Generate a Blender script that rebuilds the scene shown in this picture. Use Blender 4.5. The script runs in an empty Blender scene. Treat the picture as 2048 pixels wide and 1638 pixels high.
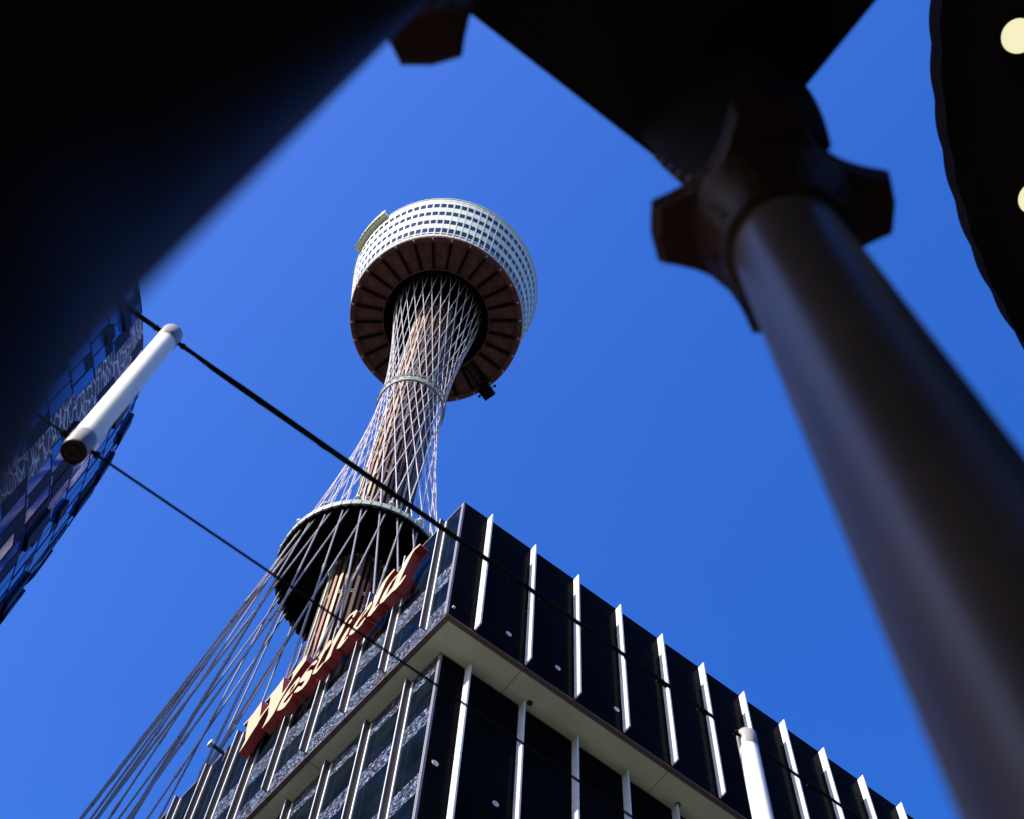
import bpy, bmesh, math, random
from math import sin, cos, radians as rad, pi, hypot, atan2, sqrt
from mathutils import Vector, Matrix
import mathutils.geometry as mg
random.seed(7)
S = bpy.context.scene
COL = S.collection

# ------------------------------------------------------------------ camera
cam_d = bpy.data.cameras.new("camera")
cam = bpy.data.objects.new("camera", cam_d)
COL.objects.link(cam)
RGT = Vector((0.7973046, -0.6025944, 0.0344285))
DWN = Vector((0.5766320, 0.7436181, -0.3384195))
FWD = Vector((0.1783280, 0.2896760, 0.9403653))
M = Matrix((RGT, -DWN, -FWD)).transposed().to_4x4()
M.translation = Vector((0, 0, 1.7))
cam.matrix_world = M
cam_d.sensor_width = 36.0
cam_d.lens = 3048.42 / 2048 * 36
cam_d.clip_start = 0.02
cam_d.clip_end = 6000
cam_d.dof.use_dof = True
cam_d.dof.focus_distance = 38.0
cam_d.dof.aperture_fstop = 2.3
S.camera = cam

# ------------------------------------------------------------------ sky and sun
SUN_AZ, SUN_EL = rad(184.6), rad(35)
SUNV = Vector((cos(SUN_AZ) * cos(SUN_EL), sin(SUN_AZ) * cos(SUN_EL), sin(SUN_EL)))
W = bpy.data.worlds.new("World"); S.world = W
W.use_nodes = True
nt = W.node_tree
bg = nt.nodes["Background"]
sky = nt.nodes.new("ShaderNodeTexSky")
sky.sky_type = 'NISHITA'
sky.sun_disc = False
sky.sun_elevation = SUN_EL
sky.sun_rotation = atan2(SUNV.x, SUNV.y)
sky.altitude = 50
sky.air_density = 1.0
sky.dust_density = 1.5
sky.ozone_density = 4.0
hsv = nt.nodes.new("ShaderNodeHueSaturation")
hsv.inputs["Saturation"].default_value = 1.33
hsv.inputs["Hue"].default_value = 0.519
hsv.inputs["Value"].default_value = 1.06
nt.links.new(sky.outputs[0], hsv.inputs["Color"])
nt.links.new(hsv.outputs[0], bg.inputs["Color"])
bg.inputs["Strength"].default_value = 0.15
sun_d = bpy.data.lights.new("sun", 'SUN')
sun_d.energy = 5.0
sun_d.angle = rad(0.5)
sun_d.color = (1.0, 0.95, 0.88)
sun = bpy.data.objects.new("sun", sun_d)
sun.rotation_euler = SUNV.to_track_quat('Z', 'Y').to_euler()
sun.location = (-60, -5, 60)
COL.objects.link(sun)
S.view_settings.view_transform = 'Standard'
S.view_settings.look = 'None'
S.view_settings.exposure = 1.1
S.view_settings.gamma = 1.0
S.cycles.max_bounces = 8
S.cycles.diffuse_bounces = 4

# ------------------------------------------------------------------ materials
def mat(name, col, rough=0.5, metal=0.0, spec=0.5, noise=None, bump=None, emit=None, ior=None, tint=None):
    """noise = (scale, strength, stretch) small value variation; bump = (scale, strength)"""
    m = bpy.data.materials.new(name); m.use_nodes = True
    n = m.node_tree; b = n.nodes["Principled BSDF"]
    b.inputs["Base Color"].default_value = (*col, 1)
    b.inputs["Roughness"].default_value = rough
    b.inputs["Metallic"].default_value = metal
    b.inputs["Specular IOR Level"].default_value = spec
    if ior: b.inputs["IOR"].default_value = ior
    if tint: b.inputs["Specular Tint"].default_value = (*tint, 1)
    if noise or bump:
        tc = n.nodes.new("ShaderNodeTexCoord")
    if noise:
        mp = n.nodes.new("ShaderNodeMapping"); mp.inputs["Scale"].default_value = noise[2] if len(noise) > 2 else (1, 1, 1)
        n.links.new(tc.outputs["Object"], mp.inputs[0])
        tx = n.nodes.new("ShaderNodeTexNoise"); tx.inputs["Scale"].default_value = noise[0]
        tx.inputs["Detail"].default_value = 6; tx.inputs["Roughness"].default_value = 0.65
        n.links.new(mp.outputs[0], tx.inputs["Vector"])
        rp = n.nodes.new("ShaderNodeMapRange")
        rp.inputs[1].default_value = 0.3; rp.inputs[2].default_value = 0.7
        rp.inputs[3].default_value = 1 - noise[1]; rp.inputs[4].default_value = 1 + noise[1]
        n.links.new(tx.outputs["Fac"], rp.inputs[0])
        mx = n.nodes.new("ShaderNodeVectorMath"); mx.operation = 'SCALE'
        mx.inputs[0].default_value = col
        n.links.new(rp.outputs[0], mx.inputs["Scale"])
        n.links.new(mx.outputs[0], b.inputs["Base Color"])
    if bump:
        tb = n.nodes.new("ShaderNodeTexNoise"); tb.inputs["Scale"].default_value = bump[0]; tb.inputs["Detail"].default_value = 4
        n.links.new(tc.outputs["Object"], tb.inputs["Vector"])
        bp = n.nodes.new("ShaderNodeBump"); bp.inputs["Strength"].default_value = bump[1]; bp.inputs["Distance"].default_value = bump[2] if len(bump) > 2 else 0.02
        n.links.new(tb.outputs["Fac"], bp.inputs["Height"]); n.links.new(bp.outputs[0], b.inputs["Normal"])
    if emit:
        b.inputs["Emission Color"].default_value = (*emit[0], 1); b.inputs["Emission Strength"].default_value = emit[1]
    return m

def branch_mat(name, dark, light, s1, lo, hi, rough, spec, stretch, scale3=None, warm=None, lines=False):
    """glass printed with a dense pattern of broken pale and dark flecks and dark twig-like lines"""
    m = bpy.data.materials.new(name); m.use_nodes = True
    n = m.node_tree; b = n.nodes["Principled BSDF"]
    L = n.links.new
    tc = n.nodes.new("ShaderNodeTexCoord")
    mp = n.nodes.new("ShaderNodeMapping"); mp.inputs["Scale"].default_value = stretch
    L(tc.outputs["Object"], mp.inputs[0])
    wn = n.nodes.new("ShaderNodeTexNoise"); wn.inputs["Scale"].default_value = s1 * 0.7; wn.inputs["Detail"].default_value = 3
    L(mp.outputs[0], wn.inputs["Vector"])
    ad = n.nodes.new("ShaderNodeMixRGB"); ad.blend_type = 'ADD'; ad.inputs[0].default_value = 0.28
    L(mp.outputs[0], ad.inputs[1]); L(wn.outputs["Color"], ad.inputs[2])
    v = n.nodes.new("ShaderNodeTexVoronoi"); v.feature = 'DISTANCE_TO_EDGE'; v.inputs["Scale"].default_value = s1
    L(ad.outputs[0], v.inputs["Vector"])
    v2 = n.nodes.new("ShaderNodeTexNoise"); v2.inputs["Scale"].default_value = s1 * 1.3; v2.inputs["Detail"].default_value = 5; v2.inputs["Roughness"].default_value = 0.7
    L(mp.outputs[0], v2.inputs["Vector"])
    r1 = n.nodes.new("ShaderNodeMapRange"); r1.inputs[1].default_value = 0.05; r1.inputs[2].default_value = 0.16
    if lines: r1.inputs[1].default_value, r1.inputs[2].default_value = 0.10, 0.03
    L(v.outputs["Distance"], r1.inputs[0])
    r2 = n.nodes.new("ShaderNodeMapRange"); r2.inputs[1].default_value = lo; r2.inputs[2].default_value = hi
    L(v2.outputs["Fac"], r2.inputs[0])
    mu = n.nodes.new("ShaderNodeMath"); mu.operation = 'MULTIPLY'
    L(r1.outputs[0], mu.inputs[0]); L(r2.outputs[0], mu.inputs[1])
    mx = n.nodes.new("ShaderNodeMixRGB"); mx.inputs[1].default_value = (*dark, 1)
    L(mu.outputs[0], mx.inputs[0])
    if warm:
        v3 = n.nodes.new("ShaderNodeTexNoise"); v3.inputs["Scale"].default_value = s1 * 0.45
        L(mp.outputs[0], v3.inputs["Vector"])
        r3 = n.nodes.new("ShaderNodeMapRange"); r3.inputs[1].default_value = 0.5; r3.inputs[2].default_value = 0.68
        L(v3.outputs["Fac"], r3.inputs[0])
        m3 = n.nodes.new("ShaderNodeMixRGB"); m3.inputs[1].default_value = (*light, 1); m3.inputs[2].default_value = (*warm, 1)
        L(r3.outputs[0], m3.inputs[0]); L(m3.outputs[0], mx.inputs[2])
    else:
        mx.inputs[2].default_value = (*light, 1)
    L(mx.outputs[0], b.inputs["Base Color"])
    b.inputs["Roughness"].default_value = rough; b.inputs["Specular IOR Level"].default_value = spec
    return m

MT = {}
MT['paving'] = mat("granite_paving", (0.27, 0.25, 0.22), 0.8, noise=(3, 0.2), bump=(8, 0.2))
MT['asphalt'] = mat("dark_asphalt", (0.055, 0.052, 0.050), 0.9, noise=(2, 0.25), bump=(10, 0.2))
MT['sandstone'] = mat("sandstone", (0.26, 0.19, 0.12), 0.85, noise=(1.2, 0.25), bump=(3, 0.3))
MT['blackglass'] = mat("black_glass", (0.0022, 0.0023, 0.0032), 0.15, ior=1.028, noise=(0.5, 0.5))
MT['blackcore'] = mat("black_wall", (0.004, 0.004, 0.005), 0.6, ior=1.1)
MT['tealglass'] = mat("dark_teal_glass", (0.003, 0.0055, 0.009), 0.05, ior=1.12, noise=(0.9, 0.6), bump=(0.6, 0.15, 0.05))
MT['frit'] = branch_mat("patterned_glass", (0.003, 0.004, 0.012), (0.21, 0.28, 0.42), 6.5, 0.485, 0.545, 0.3, 0.2, (1, 1.0, 2.0), warm=(0.14, 0.075, 0.06))
MT['finwhite'] = mat("white_aluminium", (0.47, 0.48, 0.50), 0.45, noise=(2, 0.03))
MT['finshaded'] = mat("shaded_aluminium", (0.052, 0.036, 0.036), 0.45, ior=1.3, noise=(2, 0.08))  # left-face fins: the blades' shade is put into the colour
MT['trim'] = mat("pale_trim", (0.18, 0.165, 0.19), 0.45)
MT['soffit'] = mat("cream_soffit", (0.45, 0.50, 0.36), 0.7, noise=(1.4, 0.10))
MT['fascia'] = mat("brown_fascia", (0.095, 0.052, 0.045), 0.55, noise=(3, 0.08))
MT['letterface'] = mat("cream_acrylic", (0.31, 0.245, 0.160), 0.5, noise=(5, 0.04))
MT['letterside'] = mat("red_enamel", (0.25, 0.020, 0.020), 0.45, noise=(5, 0.1))
MT['darksteel'] = mat("dark_steel", (0.025, 0.021, 0.022), 0.5, spec=0.3)
MT['disc'] = mat("white_enamel", (0.42, 0.44, 0.44), 0.5)
MT['cable'] = mat("white_painted_cable", (0.46, 0.43, 0.455), 0.45, ior=1.3, noise=(0.4, 0.12))
MT['cableshaded'] = mat("shaded_cable", (0.185, 0.170, 0.185), 0.5, ior=1.25, noise=(0.4, 0.2))  # lowest cable run: the shadow on it is put into the colour
MT['panel'] = mat("turret_panel", (0.46, 0.49, 0.41), 0.5, ior=1.3, noise=(0.6, 0.05))
MT['tglass'] = mat("turret_glass", (0.008, 0.010, 0.032), 0.06, ior=1.25, noise=(0.35, 0.7))
MT['bronze'] = mat("bronze_soffit", (0.110, 0.046, 0.035), 0.6, ior=1.3, noise=(0.9, 0.5), bump=(2, 0.3))
MT['rib'] = mat("shaded_rib", (0.008, 0.004, 0.004), 0.7, ior=1.15)  # the ribs' shade is put into a darker colour than the bronze
MT['ringblack'] = mat("black_underside", (0.004, 0.003, 0.004), 0.8, ior=1.1)
MT['silver'] = mat("pale_ring", (0.25, 0.28, 0.235), 0.45, noise=(0.8, 0.1))
MT['strip'] = mat("shaft_cladding", (0.100, 0.050, 0.036), 0.52, metal=0.85, noise=(0.5, 0.3, (1, 1, 0.12)))
MT['striptan'] = mat("shaft_cladding_tan", (0.20, 0.14, 0.10), 0.52, metal=0.8, noise=(0.5, 0.25, (1, 1, 0.12)))
MT['stripcream'] = mat("shaft_cladding_cream", (0.40, 0.40, 0.33), 0.55, metal=0.7, noise=(0.5, 0.2, (1, 1, 0.12)))
MT['shaftdark'] = mat("shaft_recess", (0.010, 0.005, 0.004), 0.7, ior=1.15)
MT['yellow'] = mat("yellow_rail", (0.55, 0.50, 0.12), 0.5)
MT['palerail'] = mat("pale_rail", (0.62, 0.70, 0.62), 0.5)
MT['blueglass'] = mat("blue_glass", (0.008, 0.070, 0.34), 0.06, ior=2.1, noise=(0.15, 0.35), bump=(0.3, 0.03, 0.1))
MT['bluedark'] = mat("dark_spandrel", (0.004, 0.010, 0.030), 0.4, ior=1.10)
MT['brickreflect'] = branch_mat("painted_reflection", (0.035, 0.016, 0.014), (0.62, 0.57, 0.58), 1.0, 0.36, 0.50, 0.35, 0.3, (1, 1, 1.6), lines=True)  # reflection of a brown building, painted in as brown with pale veins
MT['bronzeshaded'] = mat("shaded_bronze_paint", (0.024, 0.015, 0.011), 0.5, ior=1.10, noise=(3, 0.25), bump=(5, 0.08))  # shaded copy of the column bronze, darkness put into the colour
MT['bronzelit'] = mat("lit_bronze_paint", (0.058, 0.043, 0.037), 0.36, ior=1.38, noise=(2.2, 0.35, (1, 1, 0.3)), bump=(5, 0.1))  # lighter copy of the column bronze, light on it put into the colour
MT['capbrown'] = mat("dark_brown_capital", (0.024, 0.009, 0.005), 0.5, ior=1.2, noise=(7, 0.35), bump=(20, 0.3))
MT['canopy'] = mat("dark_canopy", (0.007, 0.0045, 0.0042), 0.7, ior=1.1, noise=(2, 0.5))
MT['awning'] = mat("dark_awning", (0.010, 0.0065, 0.006), 0.7, ior=1.05, noise=(1.5, 0.3))
MT['downlight'] = mat("lit_downlight", (0.8, 0.78, 0.6), 0.5, emit=((1.0, 0.95, 0.58), 0.38))
MT['tube'] = mat("white_tube", (0.80, 0.83, 0.82), 0.35)
tb_ = MT['tube'].node_tree.nodes["Principled BSDF"]
tb_.inputs["Subsurface Weight"].default_value = 0.8
tb_.inputs["Subsurface Radius"].default_value = (1, 1, 1)
tb_.inputs["Subsurface Scale"].default_value = 0.10
MT['metalcap'] = mat("brushed_cap", (0.30, 0.275, 0.265), 0.35)
MT['capdark'] = mat("dark_cap", (0.008, 0.0045, 0.004), 0.6, ior=1.2)
MT['rubber'] = mat("black_rubber", (0.004, 0.0035, 0.004), 0.6, ior=1.15)

# ------------------------------------------------------------------ mesh helpers
class MB:
    def __init__(s): s.v = []; s.f = []; s.m = []; s.sm = []
    def vert(s, p): s.v.append(tuple(p)); return len(s.v) - 1
    def face(s, pts, mi=0, smooth=False):
        s.f.append([s.vert(p) for p in pts]); s.m.append(mi); s.sm.append(smooth)
    def box(s, o, a, b, c, mi=0):
        """box from corner o with edge vectors a, b, c"""
        o, a, b, c = Vector(o), Vector(a), Vector(b), Vector(c)
        if a.cross(b).dot(c) < 0: a, b = b, a
        i0 = len(s.v)
        for k in range(8):
            s.v.append(tuple(o + (a if k & 1 else Vector()) + (b if k & 2 else Vector()) + (c if k & 4 else Vector())))
        for q in ((0, 2, 3, 1), (4, 5, 7, 6), (0, 1, 5, 4), (2, 6, 7, 3), (0, 4, 6, 2), (1, 3, 7, 5)):
            s.f.append([i0 + k for k in q]); s.m.append(mi); s.sm.append(False)
    def abox(s, x0, x1, y0, y1, z0, z1, mi=0):
        s.box((x0, y0, z0), (x1 - x0, 0, 0), (0, y1 - y0, 0), (0, 0, z1 - z0), mi)
    def tube(s, pts, rs, n=8, mi=0, cap=True, smooth=True):
        pts = [Vector(p) for p in pts]
        if not isinstance(rs, (list, tuple)): rs = [rs] * len(pts)
        ring = []
        for i, p in enumerate(pts):
            d = (pts[min(i + 1, len(pts) - 1)] - pts[max(i - 1, 0)]).normalized()
            r = Vector((0, 0, 1)) if abs(d.z) < 0.9 else Vector((1, 0, 0))
            u = d.cross(r).normalized(); w = d.cross(u)
            ring.append([s.vert(p + (u * cos(2 * pi * k / n) + w * sin(2 * pi * k / n)) * rs[i]) for k in range(n)])
        for a, b in zip(ring, ring[1:]):
            for k in range(n):
                s.f.append([a[k], a[(k + 1) % n], b[(k + 1) % n], b[k]]); s.m.append(mi); s.sm.append(smooth)
        if cap:
            s.f.append(ring[0][::-1]); s.m.append(mi); s.sm.append(False)
            s.f.append(ring[-1]); s.m.append(mi); s.sm.append(False)
    def lathe(s, prof, c=(0, 0), n=48, mi=0, smooth=True, closed=False, a0=0, a1=2 * pi):
        """prof list of (r, z)"""
        full = abs(a1 - a0 - 2 * pi) < 1e-6
        N = n if full else n + 1
        rings = [[s.vert((c[0] + r * cos(a0 + (a1 - a0) * k / n), c[1] + r * sin(a0 + (a1 - a0) * k / n), z)) for k in range(N)] for r, z in prof]
        pr = list(zip(rings, rings[1:]))
        if closed: pr.append((rings[-1], rings[0]))
        for a, b in pr:
            for k in range(N if full else N - 1):
                k2 = (k + 1) % N
                s.f.append([a[k], a[k2], b[k2], b[k]]); s.m.append(mi); s.sm.append(smooth)
    def build(s, name, mats, parent=None, bevel=0, sharp=0.7):
        me = bpy.data.meshes.new(name)
        me.from_pydata(s.v, [], s.f)
        if not isinstance(mats, (list, tuple)): mats = [mats]
        for m in mats: me.materials.append(m)
        me.polygons.foreach_set("material_index", s.m)
        me.polygons.foreach_set("use_smooth", s.sm)
        bm = bmesh.new(); bm.from_mesh(me)
        bmesh.ops.remove_doubles(bm, verts=bm.verts, dist=1e-5)
        bmesh.ops.recalc_face_normals(bm, faces=bm.faces)
        if sharp is not None:
            for e in bm.edges:
                if len(e.link_faces) == 2 and e.calc_face_angle(0) > sharp: e.smooth = False
        bm.to_mesh(me); bm.free()
        o = bpy.data.objects.new(name, me)
        COL.objects.link(o)
        if parent: o.parent = parent
        if bevel:
            b = o.modifiers.new("bevel", 'BEVEL'); b.width = bevel; b.segments = 2; b.limit_method = 'ANGLE'
        return o

def tag(o, label, cat, group=None, kind=None):
    if label: o['label'] = label
    if cat: o['category'] = cat
    if group: o['group'] = group
    if kind: o['kind'] = kind
    return o
def thing(name, label, cat, loc=(0, 0, 0), group=None):
    o = bpy.data.objects.new(name, None); COL.objects.link(o)
    o.location = loc; o.empty_display_size = 0.5
    return tag(o, label, cat, group)
def adopt(o, root):
    """parent a part built in world coordinates without moving it"""
    o.parent = root
    if root.parent:
        base = root.parent.location + root.location
    else:
        base = root.location
    o.location = o.location - Vector(base) if o.type == 'EMPTY' else -Vector(base)
    return o

# ------------------------------------------------------------------ ground
g = MB(); g.face([(-3000, -3000, 0), (3000, -3000, 0), (3000, 3000, 0), (-3000, 3000, 0)])
tag(g.build("ground", MT['asphalt']), None, None, kind='structure')
g = MB(); g.face([(-70, -3, .004), (70, -3, .004), (70, 16.5, .004), (-70, 16.5, .004)])
tag(g.build("pavement", MT['paving']), None, None, kind='structure')

# ------------------------------------------------------------------ observation tower
AX = Vector((24.857, 65.438, 0))
ZT = 40.35
T = thing("observation_tower", "tall observation tower with white windowed turret, bronze shaft and a net of pale cables", "tower", (AX.x, AX.y, ZT))
def tp(r, a, z): return (r * cos(a), r * sin(a), z - ZT)   # local to tower
def lz(prof): return [(r, z - ZT) for r, z in prof]
# shaft with vertical cladding strips
m = MB()
m.lathe(lz([(3.02, ZT), (3.02, 233)]), n=64, mi=0)
NS = 34
for i in range(NS):
    a = 2 * pi * i / NS
    w = (0.58 if i % 3 else 0.38) * pi / NS * (0.85 + 0.3 * random.random())
    mi_ = random.choice([1, 1, 1, 1, 2, 3])
    z = ZT
    while z < 229.5:
        z2 = min(z + 7.4, 229.5)
        r0, r1 = 3.05, 3.24
        p = [tp(r0, a - w, z), tp(r1, a - w * 0.9, z), tp(r1, a + w * 0.9, z), tp(r0, a + w, z)]
        q = [tp(r0, a - w, z2 - .05), tp(r1, a - w * 0.9, z2 - .05), tp(r1, a + w * 0.9, z2 - .05), tp(r0, a + w, z2 - .05)]
        for k in range(3): m.face([p[k], p[k + 1], q[k + 1], q[k]], mi_)
        m.face(q, mi_); m.face(p[::-1], mi_)
        z = z2
m.build("shaft", [MT['shaftdark'], MT['strip'], MT['striptan'], MT['stripcream']], T)
# little pale brackets at the cladding joints
for j, zj in enumerate([ZT + 7.4 * k for k in range(1, 26)]):
    m = MB()
    for i in range(0, NS, 2):
        a = 2 * pi * (i + 0.5) / NS
        for dz in (-.28, .12):
            c = Vector(tp(3.2, a, zj + dz)); t = Vector((-sin(a), cos(a), 0)); rr = Vector((cos(a), sin(a), 0))
            m.box(c - t * .16 - rr * .1, t * .32, rr * .12, (0, 0, .1))
    if zj > 105: m.build("bracket_band", MT['silver'], T)
# cables: 28 each way
def hyper(z):
    d = z - 187.5
    k = 0.125 if d > 0 else (0.137 if z > 130 else 0.132)
    return sqrt(4.15 ** 2 + (k * d) ** 2), math.atan2(k * d, 4.15)
for sgn in (1, -1):
    for i in range(28):
        a0 = 2 * pi * (i + (0.0 if sgn > 0 else 0.5)) / 28 + 0.05
        pts = []; rs = []
        for z in (232.0, 187.5, 137.4, 40.45):
            r, ph = hyper(z)
            pts.append(tp(r, a0 + sgn * ph, z)); rs.append(0.044 if z > 180 else 0.060)
        m = MB()
        for s0 in range(3):
            m.tube([pts[s0], pts[s0 + 1]], [rs[s0], rs[s0 + 1]] if s0 < 2 else [0.085, 0.125], n=6, cap=True, mi=0 if s0 < 2 else 1)
        # paired strand sleeves on the lowest run
        A, B = Vector(pts[2]), Vector(pts[3])
        for k in range(1, 4):
            c = A.lerp(B, k / 4 + random.uniform(-.12, .12)); d = (B - A).normalized()
            m.tube([c - d * .55, c + d * .8], 0.14, n=6, mi=1)
        m.build("cable", [MT['cable'], MT['cableshaded']], T, sharp=1.3)
# waist ring with railing
m = MB()
m.lathe(lz([(4.20, 187.2), (4.42, 187.2), (4.42, 187.55), (4.20, 187.55)]), n=64, closed=True, smooth=False)
for i in range(28):
    a = 2 * pi * i / 28
    c = Vector(tp(4.40, a, 187.62)); t = Vector((-sin(a), cos(a), 0)); rr = Vector((cos(a), sin(a), 0))
    m.box(c - t * .27, t * .54, rr * .06, (0, 0, .62))
m.build("waist_ring", MT['silver'], T)
m = MB()
for z in (188.75, 189.3):
    m.lathe(lz([(4.40, z), (4.50, z), (4.50, z + .10), (4.40, z + .10)]), n=64, closed=True, smooth=False)
for i in range(28):
    a = 2 * pi * (i + .5) / 28
    m.tube([tp(4.44, a, 187.6), tp(4.44, a, 189.35)], .04, n=5)
m.build("railing", MT['silver'], T)
# dark ring platform
m = MB()
m.lathe(lz([(3.3, 137.0), (8.45, 137.0), (8.45, 137.35), (3.3, 137.35)]), n=84, closed=True, smooth=False)
for i in range(56):
    a = 2 * pi * i / 56
    c = Vector(tp(8.05, a, 136.62)); t = Vector((-sin(a), cos(a), 0)); rr = Vector((cos(a), sin(a), 0))
    m.box(c - t * .22, t * .44, rr * .5, (0, 0, .38))
m.build("ring_platform", MT['ringblack'], T)
m = MB()
m.lathe(lz([(8.46, 137.05), (8.62, 137.05), (8.62, 137.95), (8.46, 137.95)]), n=84, closed=True, smooth=False)
for i in range(56):
    a = 2 * pi * (i + .5) / 56
    c = Vector(tp(8.62, a, 137.05)); t = Vector((-sin(a), cos(a), 0)); rr = Vector((cos(a), sin(a), 0))
    m.box(c - t * .05, t * .1, rr * .06, (0, 0, .9))
m.build("ring_band", MT['silver'], T)
for i in range(16):
    a = 2 * pi * (i + .3) / 16
    m = MB()
    c = tp(8.45, a, 138.2)
    m.tube([tp(8.45, a, 137.95), tp(8.45, a, 138.45)], .08, n=8)
    m.tube([tp(8.45, a, 138.35), tp(8.45, a, 138.5), tp(8.45, a, 138.75), tp(8.45, a, 138.85)], [.14, .32, .30, .12], n=10)
    m.build("floodlight", MT['disc'], T)
# turret ---------------------------------------------------------
NB = 84; ZB, ZTOP = 228.95, 246.6
def tr(z): return 13.42 + (z - ZB) * (15.3 - 13.42) / (ZTOP - ZB)
H = ZTOP - ZB
rows = [(.090, .205), (.318, .424), (.546, .650), (.762, .870)]
sub = (.036, .070)
levels = sorted(set([0, 1, .935, .955] + [x for r in rows for x in r] + list(sub)))
PH = 0.012
wall = MB(); winquads = []
def bayang(i, t): return 2 * pi * (i + t) / NB + PH
for i in range(NB):
    for f0, f1 in zip(levels, levels[1:]):
        z0, z1 = ZB + f0 * H, ZB + f1 * H
        isw = any(abs(f0 - a) < 1e-6 for a, b in rows) or abs(f0 - sub[0]) < 1e-6
        A0, A1, A2, A3 = bayang(i, 0), bayang(i, .11), bayang(i, .89), bayang(i, 1)
        def P(a, z, d=0): return tp(tr(z) - d, a, z)
        wall.face([P(A0, z0), P(A1, z0), P(A1, z1), P(A0, z1)])
        wall.face([P(A2, z0), P(A3, z0), P(A3, z1), P(A2, z1)])
        if isw:
            d = .03
            q = [P(A1, z0, d), P(A2, z0, d), P(A2, z1, d), P(A1, z1, d)]
            f = [P(A1, z0), P(A2, z0), P(A2, z1), P(A1, z1)]
            for k in range(4): wall.face([f[k], f[(k + 1) % 4], q[(k + 1) % 4], q[k]])
            mid = bayang(i, .5)
            winquads.append((mid, z0, q))
        else:
            d = .05 if abs(f0 - .935) < 1e-6 else 0.0
            wall.face([P(A1, z0, d), P(A2, z0, d), P(A2, z1, d), P(A1, z1, d)])
    # raised vertical mullion rib
    a = bayang(i, 0)
    t = Vector((-sin(a), cos(a), 0)); rr = Vector((cos(a), sin(a), 0))
    o = Vector(tp(tr(ZB), a, ZB)) - t * .045
    wall.box(o, t * .09, rr * .05, Vector(tp(tr(ZTOP) + .0, a, ZTOP + .25)) - Vector(tp(tr(ZB), a, ZB)))
wall.lathe(lz([(15.3, ZTOP), (15.42, ZTOP), (15.42, ZTOP + .28), (14.8, ZTOP + .28), (14.8, ZTOP)]), n=84, smooth=False)
wall.build("turret_wall", MT['panel'], T)
# windows: the hundred that show largest as parts, the rest as one
def face_on(w):
    a = w[0]; az_view = rad(249.2)
    return cos(a - az_view)
winquads.sort(key=lambda w: -face_on(w))
for k, (a, z0, q) in enumerate(winquads[:99]):
    m = MB(); m.face(q); m.build("window", MT['tglass'], T)
m = MB()
for a, z0, q in winquads[99:]: m.face(q)
o = m.build("window", MT['tglass'], T); o['kind'] = 'stuff'
# soffit, ribs, rim
m = MB()
m.lathe(lz([(8.35, 228.55), (13.0, 228.62)]), n=84)
m.build("turret_soffit", MT['bronze'], T)
m = MB()
m.lathe(lz([(12.72, 228.30), (13.36, 228.30), (13.46, 228.5), (13.46, 228.93), (12.72, 228.93)]), n=84, closed=True, smooth=False)
for r in (12.62,):
    m.lathe(lz([(r - .05, 228.22), (r + .07, 228.22), (r + .07, 228.6), (r - .05, 228.6)]), n=84, closed=True, smooth=False)
m.build("soffit_rim", MT['bronze'], T)
m = MB()
m.lathe(lz([(8.2, 228.2), (8.36, 228.2), (8.36, 228.8), (8.2, 228.8)]), n=72, closed=True, smooth=False)
m.build("inner_rim", MT['bronze'], T)
m = MB()
m.lathe(lz([(8.2, 228.6), (8.2, 231.2), (3.0, 231.2)]), n=72)
m.build("soffit_recess", MT['ringblack'], T)
for i in range(28):
    a = rad(-141.0) + 2 * pi * i / 28
    t = Vector((-sin(a), cos(a), 0)); rr = Vector((cos(a), sin(a), 0))
    m = MB(); m.box(Vector(tp(8.37, a, 228.12)) - t * .21, t * .42, rr * 4.2, (0, 0, .45))
    m.build("rib", MT['rib'], T)
    m = MB(); m.box(Vector(tp(12.95, a, 228.05)) - t * .10, t * .20, rr * .30, (0, 0, .24))
    m.build("rim_lamp", MT['disc'], T)
# turret roof and spire
m = MB()
m.lathe(lz([(14.9, 246.9), (12.5, 249.5), (12.5, 254), (9, 256.5), (5, 258), (0.01, 258.5)]), n=64, smooth=False)
m.build("turret_roof", MT['silver'], T)
m = MB(); m.tube([tp(0, 0, 258), tp(0, 0, 272), tp(0, 0, 290)], [1.3, .8, .2], n=12); m.build("spire", MT['silver'], T)
# skywalk on the rim
m = MB()
a0, a1 = rad(168), rad(196.5)
m.lathe(lz([(15.2, 246.2), (16.35, 246.2), (16.35, 246.5), (15.2, 246.5)]), n=18, closed=True, smooth=False, a0=a0, a1=a1)
for z in (247.1, 247.7):
    m.lathe(lz([(16.25, z), (16.37, z), (16.37, z + .12), (16.25, z + .12)]), n=18, closed=True, smooth=False, a0=a0, a1=a1)
for i in range(13):
    a = a0 + (a1 - a0) * i / 12
    m.tube([tp(16.3, a, 246.2), tp(16.3, a, 247.9)], .06, n=5)
    m.tube([tp(15.2, a, 246.9), tp(16.3, a, 246.9)], .05, n=5)
sw = m.build("skywalk", MT['palerail'], T)
m = MB()
for i in range(12):
    for k in range(2):
        a = a0 + (a1 - a0) * (i + .5) / 12
        t = Vector((-sin(a), cos(a), 0)); rr = Vector((cos(a), sin(a), 0))
        m.box(Vector(tp(16.0 + .2 * k, a, 245.95)) - t * .3, t * .6, rr * .12, (0, 0, .24))
m.build("skywalk_rail", MT['yellow'], sw)

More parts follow.
